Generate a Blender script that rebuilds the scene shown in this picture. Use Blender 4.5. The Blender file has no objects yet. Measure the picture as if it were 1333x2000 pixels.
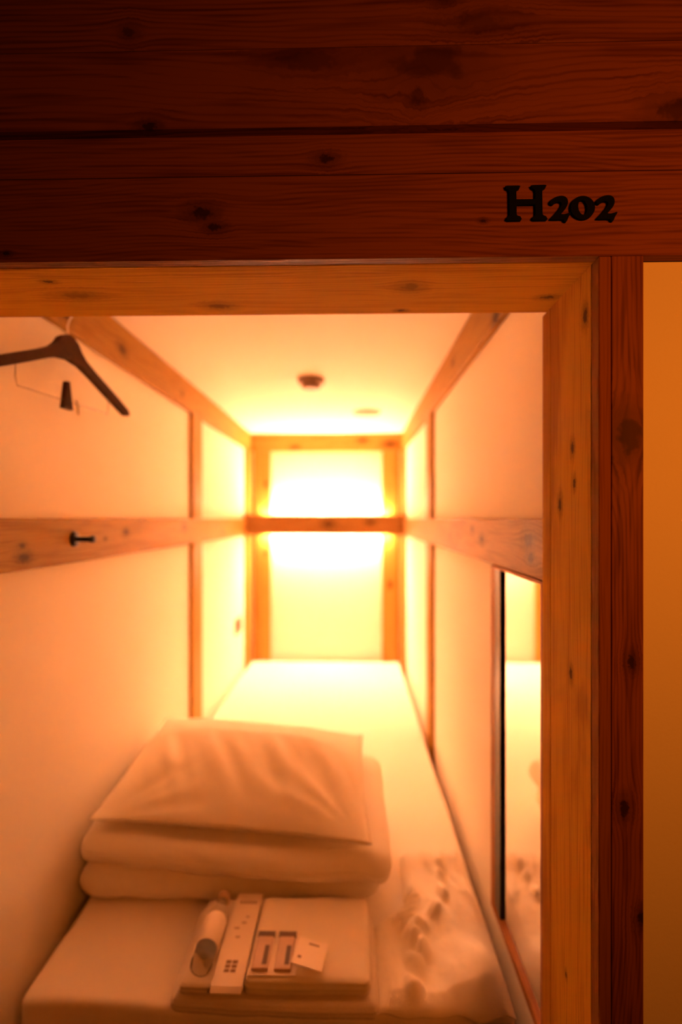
import bpy, bmesh, math, random
from mathutils import Vector, Matrix, noise
random.seed(4)
C = bpy.context.scene.collection
S = bpy.context.scene
E = 1.25                       # eye height above the corridor floor
TH = math.atan(0.022)          # the camera is turned a little to the left of the cabin's axis

# ------------------------------------------------------------------ camera
cd = bpy.data.cameras.new('camera'); cam = bpy.data.objects.new('camera', cd); C.objects.link(cam)
cam.location = (0, 0, E); cam.rotation_euler = (math.pi/2, 0, TH)
cd.sensor_fit = 'VERTICAL'; cd.sensor_height = 36; cd.sensor_width = 24; cd.lens = 18
cd.shift_y = 13/2000; cd.clip_start = 0.01
cd.dof.use_dof = True; cd.dof.focus_distance = 0.60; cd.dof.aperture_fstop = 1.6
S.camera = cam
# ------------------------------------------------------------------ world, lights, exposure
w = bpy.data.worlds.new('world'); S.world = w; w.use_nodes = True
w.node_tree.nodes['Background'].inputs[0].default_value = (1, .12, .01, 1)
w.node_tree.nodes['Background'].inputs[1].default_value = 0.012
LED_STRENGTH = 770
LED_COLOR = (1.0, .46, .25)
ld = bpy.data.lights.new('corridor_lamp', 'AREA'); ld.shape = 'RECTANGLE'; ld.size = .3; ld.size_y = .3
ld.spread = 2.2; ld.energy = 3.15; ld.color = (1, .22, .014)
lo = bpy.data.objects.new('corridor_lamp', ld); C.objects.link(lo); lo.location = (.60, -.32, E+.20)
lo.rotation_euler = (Vector((.40, .59, E+.12))-lo.location).to_track_quat('-Z', 'Y').to_euler()
S.view_settings.view_transform = 'Standard'; S.view_settings.look = 'None'
S.view_settings.exposure = 0; S.view_settings.gamma = 1; S.view_settings.use_curve_mapping = False
S.cycles.max_bounces = 10; S.cycles.diffuse_bounces = 7; S.cycles.glossy_bounces = 6; S.cycles.transmission_bounces = 8
S.cycles.use_denoising = True; S.cycles.sample_clamp_indirect = 60

# ------------------------------------------------------------------ materials
def nmat(name):
    m = bpy.data.materials.new(name); m.use_nodes = True
    return m, m.node_tree.nodes, m.node_tree.links, m.node_tree.nodes['Principled BSDF']
def plain(name, col, rough=.6, metal=0, trans=0, bump=0, scale=300, spec=.5, var=0):
    m, n, l, b = nmat(name)
    b.inputs['Base Color'].default_value = (*col, 1); b.inputs['Roughness'].default_value = rough
    b.inputs['Metallic'].default_value = metal; b.inputs['Transmission Weight'].default_value = trans
    b.inputs['Specular IOR Level'].default_value = spec
    if bump or var:
        tc = n.new('ShaderNodeTexCoord'); nz = n.new('ShaderNodeTexNoise'); nz.inputs['Scale'].default_value = scale
        nz.inputs['Detail'].default_value = 4; l.new(tc.outputs['Object'], nz.inputs['Vector'])
        if bump:
            bp = n.new('ShaderNodeBump'); bp.inputs['Strength'].default_value = bump; bp.inputs['Distance'].default_value = .002
            l.new(nz.outputs[0], bp.inputs['Height']); l.new(bp.outputs[0], b.inputs['Normal'])
        if var:
            mx = n.new('ShaderNodeMix'); mx.data_type = 'RGBA'
            mx.inputs[6].default_value = (*[c*(1-var) for c in col], 1); mx.inputs[7].default_value = (*col, 1)
            l.new(nz.outputs[0], mx.inputs[0]); l.new(mx.outputs[2], b.inputs['Base Color'])
    return m
def emit(name, col, st):
    m, n, l, b = nmat(name)
    b.inputs['Base Color'].default_value = (*col, 1)
    b.inputs['Emission Color'].default_value = (*col, 1); b.inputs['Emission Strength'].default_value = st
    return m
def wood(name, light, dark, axis, knots=(), freq=150, rough=.5, contrast=1.0, offset=0, patch=0.0, spec=.1):
    """Sawn pine: growth lines along an axis, bent around knots given as (x, y, h, size) with h from eye height."""
    m, n, l, b = nmat(name)
    def vm(op, a, b_=None, sc=None):
        x = n.new('ShaderNodeVectorMath'); x.operation = op
        for i, v in enumerate((a, b_)):
            if v is None: continue
            if isinstance(v, (tuple, Vector)): x.inputs[i].default_value = v
            else: l.new(v, x.inputs[i])
        if sc is not None:
            if isinstance(sc, float): x.inputs['Scale'].default_value = sc
            else: l.new(sc, x.inputs['Scale'])
        return x.outputs['Value'] if op in ('LENGTH', 'DOT_PRODUCT') else x.outputs[0]
    def mt(op, a, b_=None, c_=None, clamp=False):
        x = n.new('ShaderNodeMath'); x.operation = op; x.use_clamp = clamp
        for i, v in enumerate((a, b_, c_)):
            if v is None: continue
            if isinstance(v, (int, float)): x.inputs[i].default_value = v
            else: l.new(v, x.inputs[i])
        return x.outputs[0]
    tc = n.new('ShaderNodeTexCoord'); P = tc.outputs['Object']
    ax = 'XYZ'.index(axis)
    kdark = None
    Q = P
    for (kx, ky, kh, ks, *ex) in knots:
        kst, kel = (list(ex)+[1, .55][len(ex):])
        K = (kx, ky, E+kh)
        st = [1/ks]*3; st[ax] = kel/ks
        d = vm('SUBTRACT', P, K)
        r = vm('LENGTH', vm('MULTIPLY', d, tuple(st)))
        nz = n.new('ShaderNodeTexNoise'); nz.inputs['Scale'].default_value = 1.4/ks; nz.inputs['Detail'].default_value = 4
        l.new(P, nz.inputs['Vector'])
        r = mt('ADD', r, mt('MULTIPLY', mt('SUBTRACT', nz.outputs[0], .5), 1.5))
        g = mt('EXPONENT', mt('MULTIPLY', mt('MULTIPLY', r, r), -.22))
        Q = vm('SUBTRACT', Q, vm('SCALE', d, sc=mt('MULTIPLY', g, .85)))
        mr = n.new('ShaderNodeMapRange'); mr.interpolation_type = 'SMOOTHSTEP'
        l.new(r, mr.inputs[0]); mr.inputs[1].default_value = .45; mr.inputs[2].default_value = 1.35
        mr.inputs[3].default_value = .95*kst; mr.inputs[4].default_value = 0
        mr2 = n.new('ShaderNodeMapRange'); mr2.interpolation_type = 'SMOOTHSTEP'
        l.new(r, mr2.inputs[0]); mr2.inputs[1].default_value = .8; mr2.inputs[2].default_value = 2.6
        mr2.inputs[3].default_value = .45*kst; mr2.inputs[4].default_value = 0
        k = mt('MAXIMUM', mr.outputs[0], mr2.outputs[0])
        kdark = k if kdark is None else mt('MAXIMUM', kdark, k)
    sc = [1.0]*3; sc[ax] = .05
    V = vm('ADD', vm('MULTIPLY', Q, tuple(sc)), (offset, offset*1.7, offset*.6))
    wig = n.new('ShaderNodeTexNoise'); wig.inputs['Scale'].default_value = 12; wig.inputs['Detail'].default_value = 2
    l.new(V, wig.inputs['Vector'])
    V2 = vm('ADD', V, vm('SCALE', wig.outputs[1], sc=.02))
    a = n.new('ShaderNodeTexNoise'); a.inputs['Scale'].default_value = freq; a.inputs['Detail'].default_value = 1.5
    l.new(V2, a.inputs['Vector'])
    lines = n.new('ShaderNodeMapRange'); lines.interpolation_type = 'SMOOTHSTEP'
    l.new(a.outputs[0], lines.inputs[0]); lines.inputs[1].default_value = .42; lines.inputs[2].default_value = .66
    acr = tuple(0.0 if i == ax else 1.0 for i in range(3))
    c0 = vm('DOT_PRODUCT', Q, acr)
    lw = n.new('ShaderNodeTexNoise'); lw.inputs['Scale'].default_value = 9; lw.inputs['Detail'].default_value = 3
    sl = [1.0]*3; sl[ax] = .22
    l.new(vm('ADD', vm('MULTIPLY', Q, tuple(sl)), (offset, offset*1.3, offset*.4)), lw.inputs['Vector'])
    c1 = mt('ADD', c0, mt('MULTIPLY', lw.outputs[0], .055))
    sn = mt('SINE', mt('MULTIPLY', c1, freq*6.2832*1.05))
    sn = mt('POWER', mt('MULTIPLY_ADD', sn, .5, .5), 1.8)
    a2 = n.new('ShaderNodeTexNoise'); a2.inputs['Scale'].default_value = freq*6; a2.inputs['Detail'].default_value = 2
    sc3 = [1.0]*3; sc3[ax] = .01
    l.new(vm('MULTIPLY', Q, tuple(sc3)), a2.inputs['Vector'])
    big = n.new('ShaderNodeTexNoise'); big.inputs['Scale'].default_value = 18; big.inputs['Detail'].default_value = 3
    l.new(V, big.inputs['Vector'])
    f = mt('ADD', mt('MULTIPLY', lines.outputs[0], .5*contrast), mt('MULTIPLY', mt('SUBTRACT', a2.outputs[0], .5), .5*contrast))
    f = mt('ADD', f, mt('MULTIPLY', mt('SUBTRACT', sn, .3), .42*contrast))
    f = mt('ADD', f, mt('MULTIPLY', mt('SUBTRACT', big.outputs[0], .5), 1.2*contrast), clamp=True)
    if patch:
        pn = n.new('ShaderNodeTexNoise'); pn.inputs['Scale'].default_value = 7; pn.inputs['Detail'].default_value = 4
        pn.inputs['Distortion'].default_value = .8
        sp = [1.0]*3; sp[ax] = .45
        l.new(vm('MULTIPLY', P, tuple(sp)), pn.inputs['Vector'])
        pr = n.new('ShaderNodeMapRange'); pr.interpolation_type = 'SMOOTHSTEP'
        l.new(pn.outputs[0], pr.inputs[0]); pr.inputs[1].default_value = .52; pr.inputs[2].default_value = .68
        f = mt('ADD', f, mt('MULTIPLY', pr.outputs[0], patch), clamp=True)
    mx = n.new('ShaderNodeMix'); mx.data_type = 'RGBA'; l.new(f, mx.inputs[0])
    mx.inputs[6].default_value = (*light, 1); mx.inputs[7].default_value = (*dark, 1)
    out = mx.outputs[2]
    if kdark is not None:
        m2 = n.new('ShaderNodeMix'); m2.data_type = 'RGBA'; l.new(mt('MULTIPLY', kdark, .9), m2.inputs[0])
        l.new(out, m2.inputs[6]); m2.inputs[7].default_value = (*[c*.16 for c in dark], 1); out = m2.outputs[2]
    l.new(out, b.inputs['Base Color'])
    b.inputs['Roughness'].default_value = rough; b.inputs['Specular IOR Level'].default_value = spec
    bp = n.new('ShaderNodeBump'); bp.inputs['Strength'].default_value = .35; bp.inputs['Distance'].default_value = .0006
    l.new(f, bp.inputs['Height']); bp.invert = True; l.new(bp.outputs[0], b.inputs['Normal'])
    return m

PL, PD = (.40, .235, .045), (.25, .115, .016)       # pine inside and on the door lining
RL, RD = (.25, .078, .016), (.10, .022, .004)     # the stained front
M = {}
M['wall'] = plain('wall_paper', (.90, .835, .70), .75, bump=.12, scale=260, spec=.25, var=.03)
M['ceil'] = plain('ceiling_paper', (.92, .84, .72), .7, spec=.25)
M['cotton'] = plain('white_cotton', (.91, .84, .71), .85, bump=.25, scale=600, spec=.2)
M['cotton2'] = plain('white_cotton_sheet', (.91, .84, .73), .85, bump=.2, scale=400, spec=.2)
M['towel'] = plain('towelling', (.84, .75, .63), .95, bump=.8, scale=500, spec=.1)
M['paper'] = plain('white_paper', (.90, .79, .66), .6)
M['print'] = plain('faded_print', (.28, .17, .10), .6)
M['ink'] = plain('dark_print', (.13, .08, .05), .5)
M['black'] = plain('black_metal', (.010, .008, .007), .35, metal=.3)
M['letter'] = plain('black_lacquer', (.003, .003, .004), .7, spec=.08)
M['grey'] = plain('grey_plastic', (.24, .15, .085), .5)
M['white_plastic'] = plain('cream_plastic', (.5, .36, .22), .5)
M['steel'] = plain('steel', (.6, .55, .5), .3, metal=1)
M['clear'] = plain('clear_plastic', (.97, .95, .9), .12, trans=.82); M['clear'].node_tree.nodes['Principled BSDF'].inputs['IOR'].default_value = 1.08
M['frost'] = plain('milky_plastic', (.95, .9, .82), .3, trans=.5)
M['mirror'] = plain('mirror_silver', (.93, .92, .90), .01, metal=1)
M['brown'] = wood('hanger_wood', (.060, .020, .006), (.035, .010, .003), 'X', freq=90)
M['floor'] = wood('floor_wood', (.30, .12, .04), (.17, .06, .02), 'X', freq=60)
M['led'] = emit('led_diffuser', LED_COLOR, LED_STRENGTH)
M['dark'] = plain('dark_void', (.03, .015, .008), .9)

# ------------------------------------------------------------------ builders
def obj(name, bm, mat, parent=None, smooth=False, recalc=True):
    if recalc: bmesh.ops.recalc_face_normals(bm, faces=bm.faces)
    me = bpy.data.meshes.new(name); bm.to_mesh(me); bm.free()
    if mat: me.materials.append(mat)
    if smooth:
        for p in me.polygons: p.use_smooth = True
    o = bpy.data.objects.new(name, me); C.objects.link(o)
    if parent:
        o.parent = parent; o.matrix_parent_inverse = Matrix.Translation(parent.location).inverted()
    return o
def tag(o, label=None, cat=None, group=None, kind=None):
    for k, v in (('label', label), ('category', cat), ('group', group), ('kind', kind)):
        if v: o[k] = v
    return o
def empty(name, loc, label, cat, group=None):
    o = bpy.data.objects.new(name, None); o.empty_display_size = .02; C.objects.link(o); o.location = loc
    return tag(o, label, cat, group)
def box(x0, x1, y0, y1, h0, h1, bev=.0012, seg=1, bm=None):
    """Box from its extents; heights are measured from eye height."""
    bm = bm or bmesh.new()
    r = bmesh.ops.create_cube(bm, size=1)
    for v in r['verts']:
        v.co = Vector(((x0+x1)/2+v.co.x*(x1-x0), (y0+y1)/2+v.co.y*(y1-y0), E+(h0+h1)/2+v.co.z*(h1-h0)))
    if bev:
        es = list({e for v in r['verts'] for e in v.link_edges})
        bmesh.ops.bevel(bm, geom=es, offset=bev, segments=seg, affect='EDGES', profile=.6)
    return bm
def cyl(p0, p1, r0, r1=None, n=20, bm=None, cap=True):
    bm = bm or bmesh.new(); r1 = r0 if r1 is None else r1
    a, b_ = Vector(p0), Vector(p1); d = b_-a
    q = d.to_track_quat('Z', 'Y').to_matrix().to_4x4()
    bmesh.ops.create_cone(bm, cap_ends=cap, segments=n, radius1=r0, radius2=r1, depth=d.length, matrix=Matrix.Translation((a+b_)/2) @ q)
    return bm
def tube(pts, r, n=8):
    bm = bmesh.new(); rings = []
    pts = [Vector(p) for p in pts]
    for i, p in enumerate(pts):
        t = (pts[min(i+1, len(pts)-1)]-pts[max(i-1, 0)]).normalized()
        q = t.to_track_quat('Z', 'Y')
        rr = r[i] if isinstance(r, (list, tuple)) else r
        rings.append([bm.verts.new(p+q @ Vector((math.cos(2*math.pi*k/n)*rr, math.sin(2*math.pi*k/n)*rr, 0))) for k in range(n)])
    for a, b_ in zip(rings, rings[1:]):
        for k in range(n): bm.faces.new((a[k], a[(k+1) % n], b_[(k+1) % n], b_[k]))
    bm.faces.new(rings[0][::-1]); bm.faces.new(rings[-1])
    return bm
def lathe(prof, centre, axis='Z', n=40):
    bm = bmesh.new(); rings = []
    for r, t in prof:
        ring = []
        for k in range(n):
            a = 2*math.pi*k/n; c, s = math.cos(a)*r, math.sin(a)*r
            v = {'Z': (c, s, t), 'Y': (c, t, s), 'X': (t, c, s)}[axis]
            ring.append(bm.verts.new(Vector(centre)+Vector(v)))
        rings.append(ring)
    for a, b_ in zip(rings, rings[1:]):
        for k in range(n): bm.faces.new((a[k], a[(k+1) % n], b_[(k+1) % n], b_[k]))
    if prof[0][0] > 0: bm.faces.new(rings[0])
    if prof[-1][0] > 0: bm.faces.new(rings[-1])
    bmesh.ops.remove_doubles(bm, verts=bm.verts, dist=1e-6)
    return bm
def slab(x0, x1, y0, y1, h0, h1, r, step=.012, wr=None, warp=None):
    """Soft rounded slab; wr(p, normal) gives the displacement along the normal, warp(p) moves points."""
    bm = bmesh.new(); dims = (x1-x0, y1-y0, h1-h0); lo_ = Vector((x0, y0, h0))
    def ticks(L):
        k = max(2, round((L-2*r)/step)); inner = [r+(L-2*r)*i/k for i in range(k+1)]
        e = [r*(1-math.cos(math.pi/2*i/4)) if False else r*i/4 for i in range(4)]
        return e+inner+[L-x for x in reversed(e)]
    T = [ticks(d) for d in dims]; cache = {}
    def vert(i, j, k):
        key = (i, j, k)
        if key not in cache:
            p = Vector((T[0][i], T[1][j], T[2][k]))
            c = Vector([min(max(p[a], r), dims[a]-r) for a in range(3)])
            d = p-c
            nrm = d.normalized() if d.length > 1e-9 else Vector((0, 0, 1))
            q = c+nrm*r if d.length > 1e-9 else p
            q = q+lo_
            if wr: q = q+nrm*wr(q, nrm)
            if warp: q = warp(q)
            cache[key] = bm.verts.new((q.x, q.y, q.z+E))
        return cache[key]
    nx, ny, nz = [len(t)-1 for t in T]
    for i in range(nx):
        for j in range(ny):
            for k in (0, nz): bm.faces.new((vert(i, j, k), vert(i+1, j, k), vert(i+1, j+1, k), vert(i, j+1, k)))
    for i in range(nx):
        for k in range(nz):
            for j in (0, ny): bm.faces.new((vert(i, j, k), vert(i+1, j, k), vert(i+1, j, k+1), vert(i, j, k+1)))
    for j in range(ny):
        for k in range(nz):
            for i in (0, nx): bm.faces.new((vert(i, j, k), vert(i, j+1, k), vert(i, j+1, k+1), vert(i, j, k+1)))
    return bm
def clampf(v, a=0., b=1.): return max(a, min(b, v))
def fbm(x, y, z=0, o=4): return noise.fractal(Vector((x, y, z)), 1.0, 2.0, o)
def ridge(x, y, z=0): return 1-abs(noise.noise(Vector((x, y, z))))*2

# measured planes (metres, x from the camera's axis, y into the cabin, heights from the eye)
FR, BK = .59, .752            # front face and inner face of the door lining
JR, JL = .2813, -.5850        # door jambs
WL, WR = -.601, .300          # side walls
TL, TR = -.585, .284          # faces of the timbers on the side walls
DB = 2.98                     # rear wall
CE, MT = .4925, -.815         # ceiling and top of the mattress

# ================================================================== structure
wl = tag(obj('wall_left', box(WL-.04, WL, .70, DB+.04, -1.15, CE+.04, 0), M['wall']), kind='structure', label='cream papered side wall carrying the rail with the black coat hook')
wr_ = tag(obj('wall_right', box(WR, WR+.03, .765, DB+.04, -1.15, CE+.04, 0), M['wall']), kind='structure', label='cream papered side wall carrying the mirror')
wb = tag(obj('wall_back', box(WL, WR, DB, DB+.04, -1.15, CE, 0), plain('rear_paper_dimmed', (.80, .67, .54), .75, bump=.12, scale=260, spec=.25, var=.03)), kind='structure', label='far end wall of the sleeping cabin lit from behind the rail')  # wall paper colour darkened here to hold down the strip light's brightness
ce = tag(obj('ceiling', box(WL, WR, BK+.002, DB, CE, CE+.04, 0), M['ceil']), kind='structure', label='smooth cream ceiling of the sleeping cabin')
fl = tag(obj('floor', box(-1.4, 1.4, -1.0, .62, -E-.04, -E, 0), M['floor']), kind='structure', label='wooden corridor floor in front of the cabins')

beamL = wood('pine_beam_left', PL, PD, 'Y', [(TL, 1.29, .43, .012), (TL, 1.02, .42, .014), (TL, 1.75, .43, .008)], offset=.3)
beamR = wood('pine_beam_right', PL, PD, 'Y', [(TR, 1.02, .40, .012), (TR, 1.45, .44, .008)], offset=1.3)
railL = wood('pine_rail_left', PL, PD, 'Y', [(TL, .90, -.07, .009), (TL, .895, -.048, .005), (TL, 1.31, -.034, .008), (TL, 1.2, -.048, .004), (TL, 1.77, -.03, .012), (TL, 2.3, -.06, .010)], offset=2.3)
railR = wood('pine_rail_right', (.42, .245, .075), (.22, .115, .03), 'Y', [(TR, .83, -.035, .013), (TR, .82, -.062, .010), (TR, 1.13, -.045, .009), (TR, 1.22, -.025, .007), (TR, 1.5, -.05, .008)], offset=3.1, patch=.5)
postV = wood('pine_post', PL, PD, 'Z', [(TL, 1.9, .15, .007), (TR, 1.9, .2, .007)], offset=4.2)
cross = wood('pine_cross', PL, PD, 'X', [(-.13, 2.79, -.03, .018), (.10, 2.79, -.02, .014), (.06, 2.95, .45, .014), (-.33, 2.95, .41, .012), (.22, 2.95, .43, .018)], offset=5.1)
rearV = wood('pine_rear_post', PL, PD, 'Z', [(-.50, 2.95, -.2, .010), (.22, 2.95, -.38, .012), (-.5, 2.95, .2, .01)], offset=6.3)
for side, wall_, X0, X1, bm_, rm_ in ((-1, wl, WL, TL, beamL, railL), (1, wr_, TR, WR, beamR, railR)):
    y0 = BK+.012
    obj('top_beam', box(X0, X1, y0, 2.945, CE-.103, CE-.001), bm_, wall_)
    obj('rail', box(X0, X1, y0, 2.80, -.092, 0), rm_, wall_)
    for (ya, yb) in ((1.872, 1.985), (2.83, 2.945)):
        obj('post', box(X0, X1-.001*side*0, ya, yb, .001 if yb < 2.5 else -1.0, CE-.104), postV, wall_)
        if yb < 2.5: obj('post', box(X0, X1, ya, yb, -1.0, -.093), postV, wall_)
obj('top_beam', box(TL, TR, 2.945, DB, CE-.103, CE-.001), cross, wb)
obj('rear_post', box(-.572, -.474, 2.95, DB, -1.0, CE-.104), rearV, wb)
obj('rear_post', box(.172, .272, 2.95, DB, -1.0, CE-.104), rearV, wb)
# light rail standing clear of the rear wall
LR = tag(obj('trim_1', box(WL+.002, WR-.002, 2.802, 2.838, -.088, .020), wood('pine_light_rail', (.24, .12, .03), (.16, .065, .015), 'X', [(-.13, 2.80, -.03, .016), (.10, 2.80, -.02, .012)], offset=5.1)), kind='structure', label='pine cross rail hiding the light at the far end')
led = empty('light_strip', (-.15, 2.86, E-.03), 'warm light strip glowing behind the cross rail at the far end', 'light')
obj('housing', box(-.53, .23, 2.8385, 2.936, -.0835, .0155, .002), M['white_plastic'], led)
obj('diffuser', box(-.51, .21, 2.920, 2.934, .0158, .0178, .0006), M['led'], led)
obj('diffuser', box(-.51, .21, 2.920, 2.934, -.0862, -.0838, .0006), M['led'], led)

# bed base under the mattress
pf = tag(obj('trim_2', box(WL, WR, .765, DB, -.96, -.925, .002), wood('base_wood', (.40, .19, .07), (.25, .10, .03), 'X', offset=2)), kind='structure', label='wooden platform under the mattress')

# ------------------------------------------------------------------ front of the cabins
wf = tag(obj('wall_front', box(JR+.052, 1.4, .6062, .65, -E, .2997, 0), M['wall']), kind='structure', label='cream corridor panel beside the door post')
obj('panel', box(-1.4, JL-.052, .6062, .65, -E, .299, 0), M['wall'], wf)
obj('panel', box(JL, JR, .60, .64, -E, -.93, .001), M['wall'], wf)
hk = [(-.175, .59, .355, .0080), (-.160, .59, .338, .0055), (.150, .59, .341, .0022), (-.405, .59, .31, .003)]
hw = wood('stained_header', RL, RD, 'X', hk, freq=190, offset=.7, contrast=.9)
u1 = wood('stained_board', RL, RD, 'X', [(-.03, .59, .415, .006), (.40, .59, .42, .005)], freq=190, offset=3.9, contrast=.9)
u2 = wood('stained_wide_board', RL, RD, 'X', [(-.235, .585, .453, .006), (.092, .585, .522, .028, .75, .6), (.074, .585, .482, .012, .7, 1.2), (.365, .585, .462, .014, .8), (-.05, .585, .525, .012, .5, .3)], freq=130, offset=8.2, contrast=1.0, patch=.45)
u3 = wood('stained_upper_board', RL, RD, 'X', [(-.258, .585, .562, .008, .8, .9), (.145, .585, .565, .012, .55, .35), (.108, .585, .592, .010, .5, .8)], freq=140, offset=11.5, contrast=1.0, patch=.4)
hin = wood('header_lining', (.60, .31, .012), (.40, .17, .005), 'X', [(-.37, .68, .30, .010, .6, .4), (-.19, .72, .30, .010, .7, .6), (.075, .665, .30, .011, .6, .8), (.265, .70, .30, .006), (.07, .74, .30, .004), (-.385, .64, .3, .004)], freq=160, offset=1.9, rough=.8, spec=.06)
obj('panel', box(JL-.016, JR+.018, .724, BK, .3970, CE+.04, 0), M['wall'], wf)
obj('header_board', box(-1.4, 1.4, FR, .6055, .300, .3965), hw, wf)
obj('header_lining', box(JL-.05, JR+.05, .606, BK, .300, .3965, .0008), hin, wf)
obj('board', box(-1.4, 1.4, FR, .62, .3975, .4390), u1, wf)
obj('board', box(-1.4, 1.4, .600, .62, .4390, .4500, 0), u1, wf)
obj('board', box(-1.4, 1.4, .586, .62, .4500, .5405), u2, wf)
obj('board', box(-1.4, 1.4, .586, .62, .5412, .634), u3, wf)
obj('board', box(-1.4, 1.4, .586, .62, .6347, .74), u2, wf)

# door post: laminated lining boards, the jamb face lit from inside
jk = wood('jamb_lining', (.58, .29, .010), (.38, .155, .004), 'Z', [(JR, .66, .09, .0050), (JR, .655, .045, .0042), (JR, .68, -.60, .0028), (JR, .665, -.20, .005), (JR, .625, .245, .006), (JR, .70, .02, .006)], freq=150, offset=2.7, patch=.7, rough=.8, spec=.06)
fk = wood('post_face', RL, RD, 'Z', [(.317, .59, .095, .018, .85, .8), (.318, .59, -.163, .0052), (.310, .59, -.33, .0065), (.330, .59, -.455, .006)], freq=210, offset=4.4, contrast=1.0, patch=.3)
fs = wood('post_edge', (.27, .095, .010), (.17, .05, .004), 'Z', [], freq=230, offset=6.4, contrast=.9, rough=.8, spec=.05)
dp = tag(obj('door_frame', box(JR+.0145, JR+.0505, FR, .6085, -E, .2995, .0008), fk), kind='structure', label='pine door post of stained face and lit inner jamb')
obj('edge_strip', box(JR, JR+.0140, FR, .6085, -E, .2995, .0012), fs, dp)
obj('lining_board', box(JR, JR+.0505, .6092, .7325, -E, .2995, .0008), jk, dp)
obj('lining_board', box(JR, JR+.0505, .7330, .7635, -E, .2995, .0010), jk, dp)
dl = tag(obj('door_frame', box(JL-.0505, JL, FR, .762, -E, .2995, .001), jk), kind='structure', label='opposite door post, out of view')

# ------------------------------------------------------------------ number on the header
k = .59/5.796/1000*1.012
def zx(u): return .1757+(u-70)*k
def zz(v): return E+.3395-(v-467)*k
def glyph(loops, name, parent):
    cu = bpy.data.curves.new(name, 'CURVE'); cu.dimensions = '2D'; cu.fill_mode = 'BOTH'; cu.extrude = .0016; cu.bevel_depth = .0003
    for lp in loops:
        sp = cu.splines.new('POLY'); sp.points.add(len(lp)-1)
        for i, (u, v) in enumerate(lp): sp.points[i].co = (zx(u), zz(v)-E, 0, 1)
        sp.use_cyclic_u = True
    t = bpy.data.objects.new('t', cu); C.objects.link(t)
    me = bpy.data.meshes.new_from_object(t.evaluated_get(bpy.context.evaluated_depsgraph_get()))
    bpy.data.objects.remove(t)
    me.transform(Matrix.Translation((0, .588, E)) @ Matrix.Rotation(math.pi/2, 4, 'X'))
    me.materials.clear(); me.materials.append(M['letter']); me.name = name
    o = bpy.data.objects.new(name, me); C.objects.link(o); o.parent = parent
    o.matrix_parent_inverse = Matrix.Translation(parent.location).inverted()
    return o
def smooth_loop(pts, it=2):
    for _ in range(it):
        q = []
        for i, p in enumerate(pts):
            n_ = pts[(i+1) % len(pts)]
            q += [(p[0]*.75+n_[0]*.25, p[1]*.75+n_[1]*.25), (p[0]*.25+n_[0]*.75, p[1]*.25+n_[1]*.75)]
        pts = q
    return pts
num = empty('room_number', (.24, .59, E+.34), 'black raised room number on the stained header board', 'sign')
H = [(58, 92), (78, 88), (200, 88), (217, 92), (207, 118), (178, 134), (174, 160), (176, 240), (386, 240), (386, 158), (378, 134), (348, 116), (338, 90), (352, 86), (486, 84), (504, 88), (494, 112), (464, 132),
     (458, 160), (462, 400), (470, 418), (500, 430), (516, 458), (505, 467), (364, 467), (350, 458), (362, 434), (384, 420), (388, 400), (386, 294), (177, 294), (178, 400), (184, 418), (218, 428), (233, 454), (224, 467), (82, 468), (68, 460), (78, 434), (98, 420), (104, 400), (100, 160), (94, 134), (66, 120)]
glyph([H], 'letter', num)
two = [(545, 268), (572, 240), (610, 218), (660, 207), (705, 212), (735, 240), (742, 285), (725, 330), (690, 372), (655, 404), (690, 412), (730, 404), (772, 390), (764, 412), (745, 440), (728, 486), (712, 490), (700, 484), (694, 462), (550, 464), (552, 456), (590, 420), (650, 350), (672, 312), (674, 285), (655, 268), (625, 266), (600, 276), (578, 297), (562, 300), (548, 292)]
def oval(cx, cy, rx, ry, tilt, n=40):
    r = []
    for i in range(n):
        a = 2*math.pi*i/n; x, y = math.cos(a)*rx, math.sin(a)*ry
        r.append((cx+x*math.cos(tilt)-y*math.sin(tilt), cy+x*math.sin(tilt)+y*math.cos(tilt)))
    return r
glyph([smooth_loop(two, 1)], 'digit', num)
glyph([oval(903, 338, 131, 126, 0), oval(902, 336, 50, 84, -.16)[::-1]], 'digit', num)
glyph([smooth_loop([(u+508, v) for u, v in two], 1)], 'digit', num)

# ================================================================== fittings
# round ceiling detector and flat vent
dt = empty('smoke_detector', (-.145, 1.80, E+CE), 'stepped round detector on the ceiling, the nearer of two discs', 'detector')
obj('base', lathe([(.030, 0), (.046, 0), (.048, -.006), (.046, -.016), (.040, -.019), (.01, -.019)], (-.145, 1.80, E+CE-.0005)), M['grey'], dt, True)
obj('sensor_cap', lathe([(.01, -.0192), (.034, -.0192), (.033, -.032), (.028, -.035), (.0, -.035)], (-.145, 1.80, E+CE-.0005)), M['grey'], dt, True)
vt = empty('ceiling_vent', (.066, 2.36, E+CE), 'flat round disc on the ceiling near the far end', 'vent')
obj('rim', lathe([(.045, 0), (.064, 0), (.064, -.005), (.058, -.010), (.046, -.010), (.045, -.006)], (.066, 2.36, E+CE-.0005)), M['white_plastic'], vt, True)
obj('disc', lathe([(.0, -.013), (.038, -.012), (.040, -.008), (.040, -.001), (0, -.001)], (.066, 2.36, E+CE-.0005)), M['white_plastic'], vt, True)
# black coat hook on the left rail
hx, hy, hh = TL, 1.063, -.043
hk_ = empty('coat_hook', (hx, hy, E+hh), 'short black coat hook screwed to the pine rail', 'hook')
obj('flange', lathe([(0, .0005), (.0165, .0005), (.0165, .0035), (.012, .006), (0, .006)], (hx, hy, E+hh), 'X', 28), M['black'], hk_, True)
obj('pin', lathe([(0, .006), (.0065, .006), (.0055, .012), (.0055, .034), (.0078, .036), (.0078, .043), (.006, .0445), (0, .0445)], (hx, hy, E+hh), 'X', 24), M['black'], hk_, True)
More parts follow.
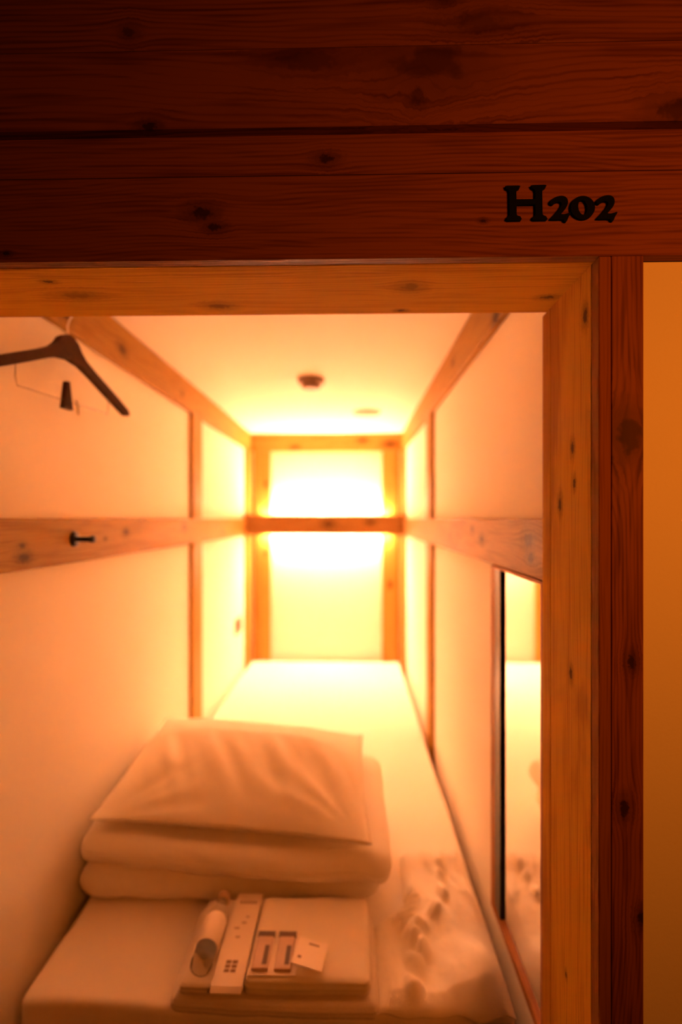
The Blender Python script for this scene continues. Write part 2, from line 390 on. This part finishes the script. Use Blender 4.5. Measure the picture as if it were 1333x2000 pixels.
# outlet plate
ol = empty('wall_outlet', (WL, 2.67, E-.555), 'small dark outlet plate on the side wall above the bed', 'outlet')
obj('cover_plate', box(WL+.0005, WL+.009, 2.60, 2.735, -.598, -.520, .002, 2), M['grey'], ol)
for yy in (2.635, 2.70):
    obj('socket', box(WL+.0091, WL+.0115, yy-.020, yy+.020, -.578, -.540, .001), M['ink'], ol)
# tall mirror
mr = empty('wall_mirror', (WR, .90, E-.767), 'tall narrow mirror in a dark-edged wooden frame under the rail', 'mirror')
fw = wood('mirror_frame_wood', (.40, .17, .05), (.26, .09, .025), 'Z', freq=200, offset=1)
fw2 = wood('mirror_frame_low', (.40, .17, .05), (.26, .09, .025), 'Y', freq=200, offset=1)
X0, X1, Y0, Y1, H0, H1 = .2825, WR-.0005, .7655, 1.051, -.786, -.0935
obj('frame_stile', box(X0, X1, Y1-.0262, Y1, H0, H1), fw, mr)
obj('frame_stile', box(X0, X1, Y0, Y0+.010, H0, H1), fw, mr)
obj('frame_rail', box(X0, X1, Y0+.0105, Y1-.0268, H0, H0+.018), fw2, mr)
obj('frame_rail', box(X0, X1, Y0+.0105, Y1-.0268, H1-.006, H1), fw2, mr)
obj('inner_bead', box(X0+.0005, X1, Y1-.065, Y1-.0268, H0+.0185, H1-.0065, .0006), M['black'], mr)
obj('glass', box(X0+.006, X1, Y0+.0105, Y1-.0655, H0+.0185, H1-.0065, 0), M['mirror'], mr)

# ------------------------------------------------------------------ hanger
NX, NY, NH = -.563, 1.00, .362
ang = math.atan2(.2, .03)
hg = empty('coat_hanger', (NX, NY, E+NH), 'dark brown wooden coat hanger hung by the side wall under the top beam', 'hanger')
ux, uy = math.cos(ang), math.sin(ang)
def hp(s, z, t=0): return Vector((NX+ux*s-uy*t, NY+uy*s+ux*t, E+NH+z))
top = [(0, 0), (.012, -.002), (.024, -.010), (.034, -.024), (.048, -.036), (.075, -.050), (.12, -.070), (.16, -.088), (.196, -.106), (.203, -.114)]
bot = [(.200, -.120), (.190, -.120), (.15, -.103), (.10, -.081), (.06, -.063), (.03, -.052), (.0, -.048)]
half = top+bot; full = half+[(-s, z) for s, z in reversed(half[1:-1])]
bm = bmesh.new(); f1 = []
fr_ = [bm.verts.new(hp(s, z, -.007)) for s, z in full]; bk_ = [bm.verts.new(hp(s, z, .007)) for s, z in full]
n_ = len(full); m_ = len(half)
for i in range(n_): bm.faces.new((fr_[i], fr_[(i+1) % n_], bk_[(i+1) % n_], bk_[i]))
from mathutils.geometry import tessellate_polygon
for t3 in tessellate_polygon([[Vector((s, z, 0)) for s, z in full]]):
    for side_ in (fr_, bk_):
        try: bm.faces.new([side_[i] for i in t3])
        except ValueError: pass
obj('shoulder_bar', bm, M['brown'], hg)
pts = [hp(0, -.01), hp(0, .018), hp(.004, .030), hp(.012, .042), hp(.012, .054), hp(.003, .062), hp(-.008, .060), hp(-.013, .050)]
obj('hook', tube(pts, .0018), M['steel'], hg, True)
obj('trouser_bar', tube([hp(-.129, -.074), hp(-.130, -.115), hp(-.126, -.130), hp(.126, -.130), hp(.130, -.115), hp(.129, -.074)], .0018), M['clear'], hg, True)
bm = bmesh.new()
q = [(-.004, -.092), (.004, -.092), (.013, -.146), (-.013, -.146)]
a_ = [bm.verts.new(hp(s-.003, z, -.005)) for s, z in q]; b_ = [bm.verts.new(hp(s-.003, z, .005)) for s, z in q]
for i in range(4): bm.faces.new((a_[i], a_[(i+1) % 4], b_[(i+1) % 4], b_[i]))
bm.faces.new(a_); bm.faces.new(b_[::-1])
obj('clip', bm, M['brown'], hg)
bm = bmesh.new()
q = [(.024, -.124), (.030, -.124), (.036, -.150), (.030, -.150)]
a_ = [bm.verts.new(hp(s, z, -.003)) for s, z in q]; b_ = [bm.verts.new(hp(s, z, .003)) for s, z in q]
for i in range(4): bm.faces.new((a_[i], a_[(i+1) % 4], b_[(i+1) % 4], b_[i]))
bm.faces.new(a_); bm.faces.new(b_[::-1])
obj('clip', bm, M['frost'], hg)
pg = empty('hanger_peg', (TL, NY, E+NH+.058), 'black peg on the top beam that carries the coat hanger', 'hook')
obj('pin', cyl((TL, NY+.002, E+NH+.056), (-.553, NY+.002, E+NH+.056), .003), M['black'], pg)

# ================================================================== bedding
def mat_wr(q, n):
    return -.0042+.0028*fbm(q.x*5, q.y*4, 1.0)+.0012*ridge(q.x*9+q.y*3, q.y*2, 3)*max(0, n.z)
mt_ = slab(-.586, .274, .845, 2.944, -.924, MT, .018, .03, mat_wr,
           lambda q: Vector((q.x+.012*clampf((1.35-q.y)*3)*(q.x < 0)*clampf(-q.x*1.7), q.y+(.012*(q.x+.16) if q.y < 1.0 else 0)*-1+.006*math.sin(q.x*9)*(q.y < .9), q.z)))
bed = tag(obj('mattress', mt_, M['cotton2'], smooth=True), 'long white sheeted mattress running to the far end of the cabin', 'mattress')

# folded duvet: two thick folds joined along the rear
def duv_wr(seed):
    def f(q, n):
        side = 1-abs(n.z)*.6
        v = .0045*fbm(q.x*7, q.y*6, seed+q.z*9)
        v += .0042*(ridge(q.x*16+q.z*22, q.y*5+seed, q.z*14)-.4)*side
        return v
    return f
def duv_warp_low(q):
    q = Vector((q.x, q.y+(.10*clampf((.06-q.x)/.65)+.01)*clampf((q.y-1.15)/.31), q.z))
    x = q.x; dy = .010*math.sin(x*7+1)*clampf((1.3-q.y)*5)
    return Vector((x, q.y+dy, max(q.z, MT+.0030)))
def duv_warp_up(q):
    q = Vector((q.x, q.y+(.10*clampf((.06-q.x)/.65)+.01)*clampf((q.y-1.15)/.31), q.z))
    t = clampf((q.x+.59)/.67)
    dy = (-.030*t+.012*math.sin(q.x*8))*clampf((1.35-q.y)*5)
    dz = -.012*t*clampf((1.3-q.y)*4)-.008*clampf((t-.9)*10)
    return Vector((q.x, q.y+dy, q.z+dz+.012*clampf((q.y-1.1)*2)))
dv = tag(obj('folded_duvet', slab(-.590, .062, 1.075, 1.46, MT+.0015, -.742, .034, .012, duv_wr(2.), duv_warp_low), M['cotton'], smooth=True),
         'thick white duvet folded in layers on the mattress, under the pillow', 'duvet')
obj('upper_fold', slab(-.592, .082, 1.062, 1.465, -.740, -.676, .032, .010, duv_wr(5.), duv_warp_up), M['cotton'], dv, True)

# pillow
def pillow(FL, FRt, BL, BR, T, nu=90, nv=64):
    bm = bmesh.new(); top_, bot_ = {}, {}
    for i in range(nu+1):
        for j in range(nv+1):
            u, v = i/nu, j/nv
            U, V = 2*u-1, 2*v-1
            base = FL*(1-u)*(1-v)+FRt*u*(1-v)+BL*(1-u)*v+BR*u*v
            cen = (FL+FRt+BL+BR)/4
            pin = 1-.035*((1-U*U)*abs(V)**3+(1-V*V)*abs(U)**3)       # sides draw in between the corners
            p = cen+(base-cen)*pin
            ed = (max(0, 1-abs(U)**3.2)*max(0, 1-abs(V)**2.6))
            th = T*max(0, 1-abs(U)**3.2)**.6*(max(0, 1-abs(V)**1.7)**.8 if V < 0 else max(0, 1-abs(V)**2.6)**.62)
            # creases run in from the corners and the front seam
            cr = 0
            for (cu, cv, s0) in ((-1, -1, 0), (1, -1, 3), (-1, 1, 7), (1, 1, 11)):
                d = math.hypot(U-cu, V-cv); a = math.atan2(V-cv, U-cu)
                cr += math.exp(-((d-.5)/.38)**2)*(noise.noise(Vector((a*6.5+s0, d*.8, s0)))*.011)
            fx = U*7.5+V*3.0
            cr += math.exp(-((V+.45)/.33)**2)*noise.noise(Vector((fx, V*1.2, 4)))*.015
            cr += .002*fbm(U*3, V*3, 9)
            cr += .004*noise.noise(Vector((U*1.6, V*11, 21)))*math.exp(-((V-.6)/.3)**2)
            z = th*.80*(1-.6*clampf(V)**1.1)+cr*ed**.5
            top_[i, j] = bm.verts.new((p.x, p.y, p.z+z+E))
            if 0 < i < nu and 0 < j < nv: bot_[i, j] = bm.verts.new((p.x, p.y, p.z-th*.03+E))
            else: bot_[i, j] = top_[i, j]
    for i in range(nu):
        for j in range(nv):
            bm.faces.new((top_[i, j], top_[i+1, j], top_[i+1, j+1], top_[i, j+1]))
            q = (bot_[i, j], bot_[i, j+1], bot_[i+1, j+1], bot_[i+1, j])
            if any(a not in (top_[i, j], top_[i+1, j], top_[i+1, j+1], top_[i, j+1]) for a in q):
                try: bm.faces.new(q)
                except ValueError: pass
    return bm
pl_ = tag(obj('pillow', pillow(Vector((-.570, 1.092, -.650)), Vector((.040, 1.035, -.660)), Vector((-.584, 1.60, -.624)), Vector((.030, 1.485, -.626)), .122), M['cotton'], smooth=True),
          'plump white pillow lying on top of the folded duvet', 'pillow')

# rumpled white cloth along the right side of the mattress
def cloth():
    bm = bmesh.new(); nx, ny = 90, 130; g = {}
    for i in range(nx+1):
        for j in range(ny+1):
            u, v = i/nx, j/ny
            wob = .012*noise.noise(Vector((v*5, 1, 0)))
            x = .035+wob+(.232-wob-.012*clampf(v*2-1))*u
            y = .835+.014*noise.noise(Vector((u*6, 0, 3)))+(.395+.02*noise.noise(Vector((u*5, 4, 3))))*v
            x += .075*clampf((y-1.0)*14)*(1-u)
            e = min(1, min(u, 1-u)*9)**.5*min(1, min(v, 1-v)*14)**.5
            h = .016+.013*ridge(x*10+y*2, y*5, 2)+.007*noise.noise(Vector((x*34+y*10, y*12, 6)))+.0012*fbm(x*50, y*50, 1)
            h += .028*math.exp(-((u-.80)/.22)**2-((v-.14)/.14)**2)
            h += .016*math.exp(-((u-.62)/.30)**2-((v-.90)/.10)**2)
            h += .011*math.exp(-((u-.95)/.12)**2-((v-.85)/.2)**2)
            # two ruffled bands that meet towards the front
            for (au, av, bu, bv, wd, am) in ((.62, .86, .28, .10, .065, .012), (.08, .62, .42, .28, .055, .010)):
                t = clampf(((u-au)*(bu-au)+(v-av)*(bv-av))/((bu-au)**2+(bv-av)**2))
                d = math.hypot(u-au-(bu-au)*t, (v-av-(bv-av)*t))
                h += am*math.exp(-(d/wd)**4)*(.7+.55*math.sin(t*46+3*noise.noise(Vector((t*5, 0, am*100)))))
            g[i, j] = bm.verts.new((x, y, E+MT+.003+max(.0015, h*e)))
    for i in range(nx):
        for j in range(ny): bm.faces.new((g[i, j], g[i+1, j], g[i+1, j+1], g[i, j+1]))
    # closed underside
    rim = [g[i, 0] for i in range(nx+1)]+[g[nx, j] for j in range(1, ny+1)]+[g[i, ny] for i in range(nx-1, -1, -1)]+[g[0, j] for j in range(ny-1, 0, -1)]
    low = [bm.verts.new((v.co.x, v.co.y, E+MT+.0025)) for v in rim]
    for i in range(len(rim)): bm.faces.new((rim[i], rim[(i+1) % len(rim)], low[(i+1) % len(rim)], low[i]))
    bm.faces.new(low)
    return bm
cl = tag(obj('rumpled_cloth', cloth(), M['cotton'], smooth=True), 'rumpled thin white cloth bunched on the mattress beside the mirror', 'cloth')

# ------------------------------------------------------------------ towels and amenities at the foot
def fold_wr(s):
    return lambda q, n: .0016*fbm(q.x*22, q.y*22, s)+.0012*(1-abs(n.z))*math.sin(q.z*900+s)
bt = tag(obj('bath_towel', slab(-.300, .044, .832, 1.036, MT+.0035, -.786, .012, .008, fold_wr(1), lambda q: Vector((q.x+(q.y-.83)*-.02, q.y-.01*math.sin(q.x*6+2), q.z))), M['towel'], smooth=True),
         'wide folded white bath towel at the bottom of the amenity stack', 'towel')
ft = tag(obj('face_towel', slab(-.287, -.182, .834, 1.030, -.7845, -.7655, .008, .007, fold_wr(3)), M['towel'], smooth=True), 'narrow folded white towel under the bottle', 'towel')
pj = tag(obj('folded_pyjamas', slab(-.178, .030, .836, 1.028, -.7845, -.757, .011, .008, lambda q, n: .002*fbm(q.x*16, q.y*16, 8)+.0014*(1-abs(n.z))*math.sin(q.z*700)), M['cotton'], smooth=True),
         'folded white nightwear under the small sachets, beside the paper band', 'clothing')
# paper band from back to front, drooping over the edge
def ribbon(pts, x0, x1, th):
    bm = bmesh.new(); rows = []
    for (y, h) in pts: rows.append([bm.verts.new((x0, y, E+h)), bm.verts.new((x1, y, E+h)), bm.verts.new((x1, y, E+h+th)), bm.verts.new((x0, y, E+h+th))])
    for a, b_ in zip(rows, rows[1:]):
        for k_ in range(4): bm.faces.new((a[k_], a[(k_+1) % 4], b_[(k_+1) % 4], b_[k_]))
    bm.faces.new(rows[0]); bm.faces.new(rows[-1][::-1])
    return bm
band = tag(obj('paper_sleeve', ribbon([(.822, -.7675), (.830, -.7625), (.85, -.7605), (.93, -.7600), (1.01, -.7605), (1.035, -.7615)], -.231, -.1795, .0008), M['paper']),
           'long printed paper sleeve lying along the towel beside the bottle', 'paper')
bm = bmesh.new()
for ix in range(2):
    for iy in range(3):
        cx, cy = -.2115+ix*.011, .856+iy*.0085
        box(cx-.0045, cx+.0045, cy-.0032, cy+.0032, -.7596, -.7592, 0, bm=bm)
obj('print', bm, M['print'], band)
bm = bmesh.new()
for ix in range(5): box(-.221+ix*.0068, -.2165+ix*.0068, 1.006, 1.0125, -.7596, -.7592, 0, bm=bm)
obj('print', bm, M['print'], band)
bm = bmesh.new()
for (cx, cy, a_) in ((-.214, .945, .005), (-.203, .958, .004), (-.208, .925, .004), (-.199, .972, .003)):
    box(cx-a_, cx+a_, cy-.0018, cy+.0018, -.7592, -.7590, 0, bm=bm)
obj('print', bm, plain('faint_print', (.45, .33, .22), .6), band)
# bottle lying on the towel, cap towards the duvet
bx, bh, br = -.2525, -.7655+.0195+.0008, .0190
btl = empty('water_bottle', (bx, .93, E+bh), 'small clear plastic water bottle lying on the narrow towel', 'bottle')
prof = [(.006, .846), (.013, .843), (.0175, .846), (br, .853), (.0182, .860), (br, .866), (.0182, .873), (br, .880), (.0183, .8805), (.0183, .945), (br, .946), (.0178, .957), (.0135, .972), (.0090, .983), (.0090, .990)]
prof = [(r, y-.92) for r, y in prof]
o = obj('body', lathe(prof, (bx, .92, E+bh), 'Y', 36), M['clear'], btl, True)
obj('label_sleeve', lathe([(.0186, .8815-.92), (.0192, .882-.92), (.0192, .944-.92), (.0186, .9445-.92), (.0184, .9445-.92), (.0184, .8815-.92), (.0186, .8815-.92)], (bx, .92, E+bh), 'Y', 36), M['paper'], btl, True)
obj('cap', lathe([(0, .0855), (.0115, .085), (.0122, .083), (.0122, .0715), (.0095, .0710), (0, .0710)], (bx, .92, E+bh), 'Y', 28), M['white_plastic'], btl, True)
# two sachets on a card and a folded tag
PT = -.755
card = tag(obj('sachet_card', box(-.174, -.093, .842, .932, PT, PT+.001, .0003), M['paper']), 'white backing card under the two dark-topped sachets', 'card')
for nm, xa, lb in ((0, -.169, 'dark-topped sachet on the white card, the one beside the paper sleeve'), (1, -.131, 'dark-topped sachet on the white card, partly under the small paper tag')):
    s_ = empty('sachet', (xa, .85, E+PT+.001), lb, 'sachet')
    obj('pouch', slab(xa, xa+.029, .849, .917, PT+.0012, PT+.006, .0022, .005, None), plain('sachet_foil', (.60, .42, .30), .4), s_, True)
    obj('header_strip', box(xa-.001, xa+.030, .9175, .929, PT+.0012, PT+.005, .0004), M['ink'], s_)
    bm = bmesh.new(); box(xa+.0165, xa+.0245, .858, .896, PT+.0061, PT+.0066, 0, bm=bm)
    obj('print', bm, M['ink'], s_)
bm = box(-.026, .026, -.034, .034, -.0008-E, .0008-E, .0003)
tg = tag(obj('paper_tag', bm, M['paper']), 'small white folded paper tag propped beside the sachets', 'tag')
tg.location = (-.072, .868, E+PT+.0165); tg.rotation_euler = (-.16, .14, -.16)
bm = bmesh.new(); box(-.006, .012, .020, .0235, .0009-E, .0011-E, 0, bm=bm); bm2 = bmesh.new(); box(-.018, -.012, -.018, -.012, .0009-E, .0011-E, 0, bm=bm2)
for b2 in (bm, bm2):
    po = obj('print', b2, M['print']); po.parent = tg
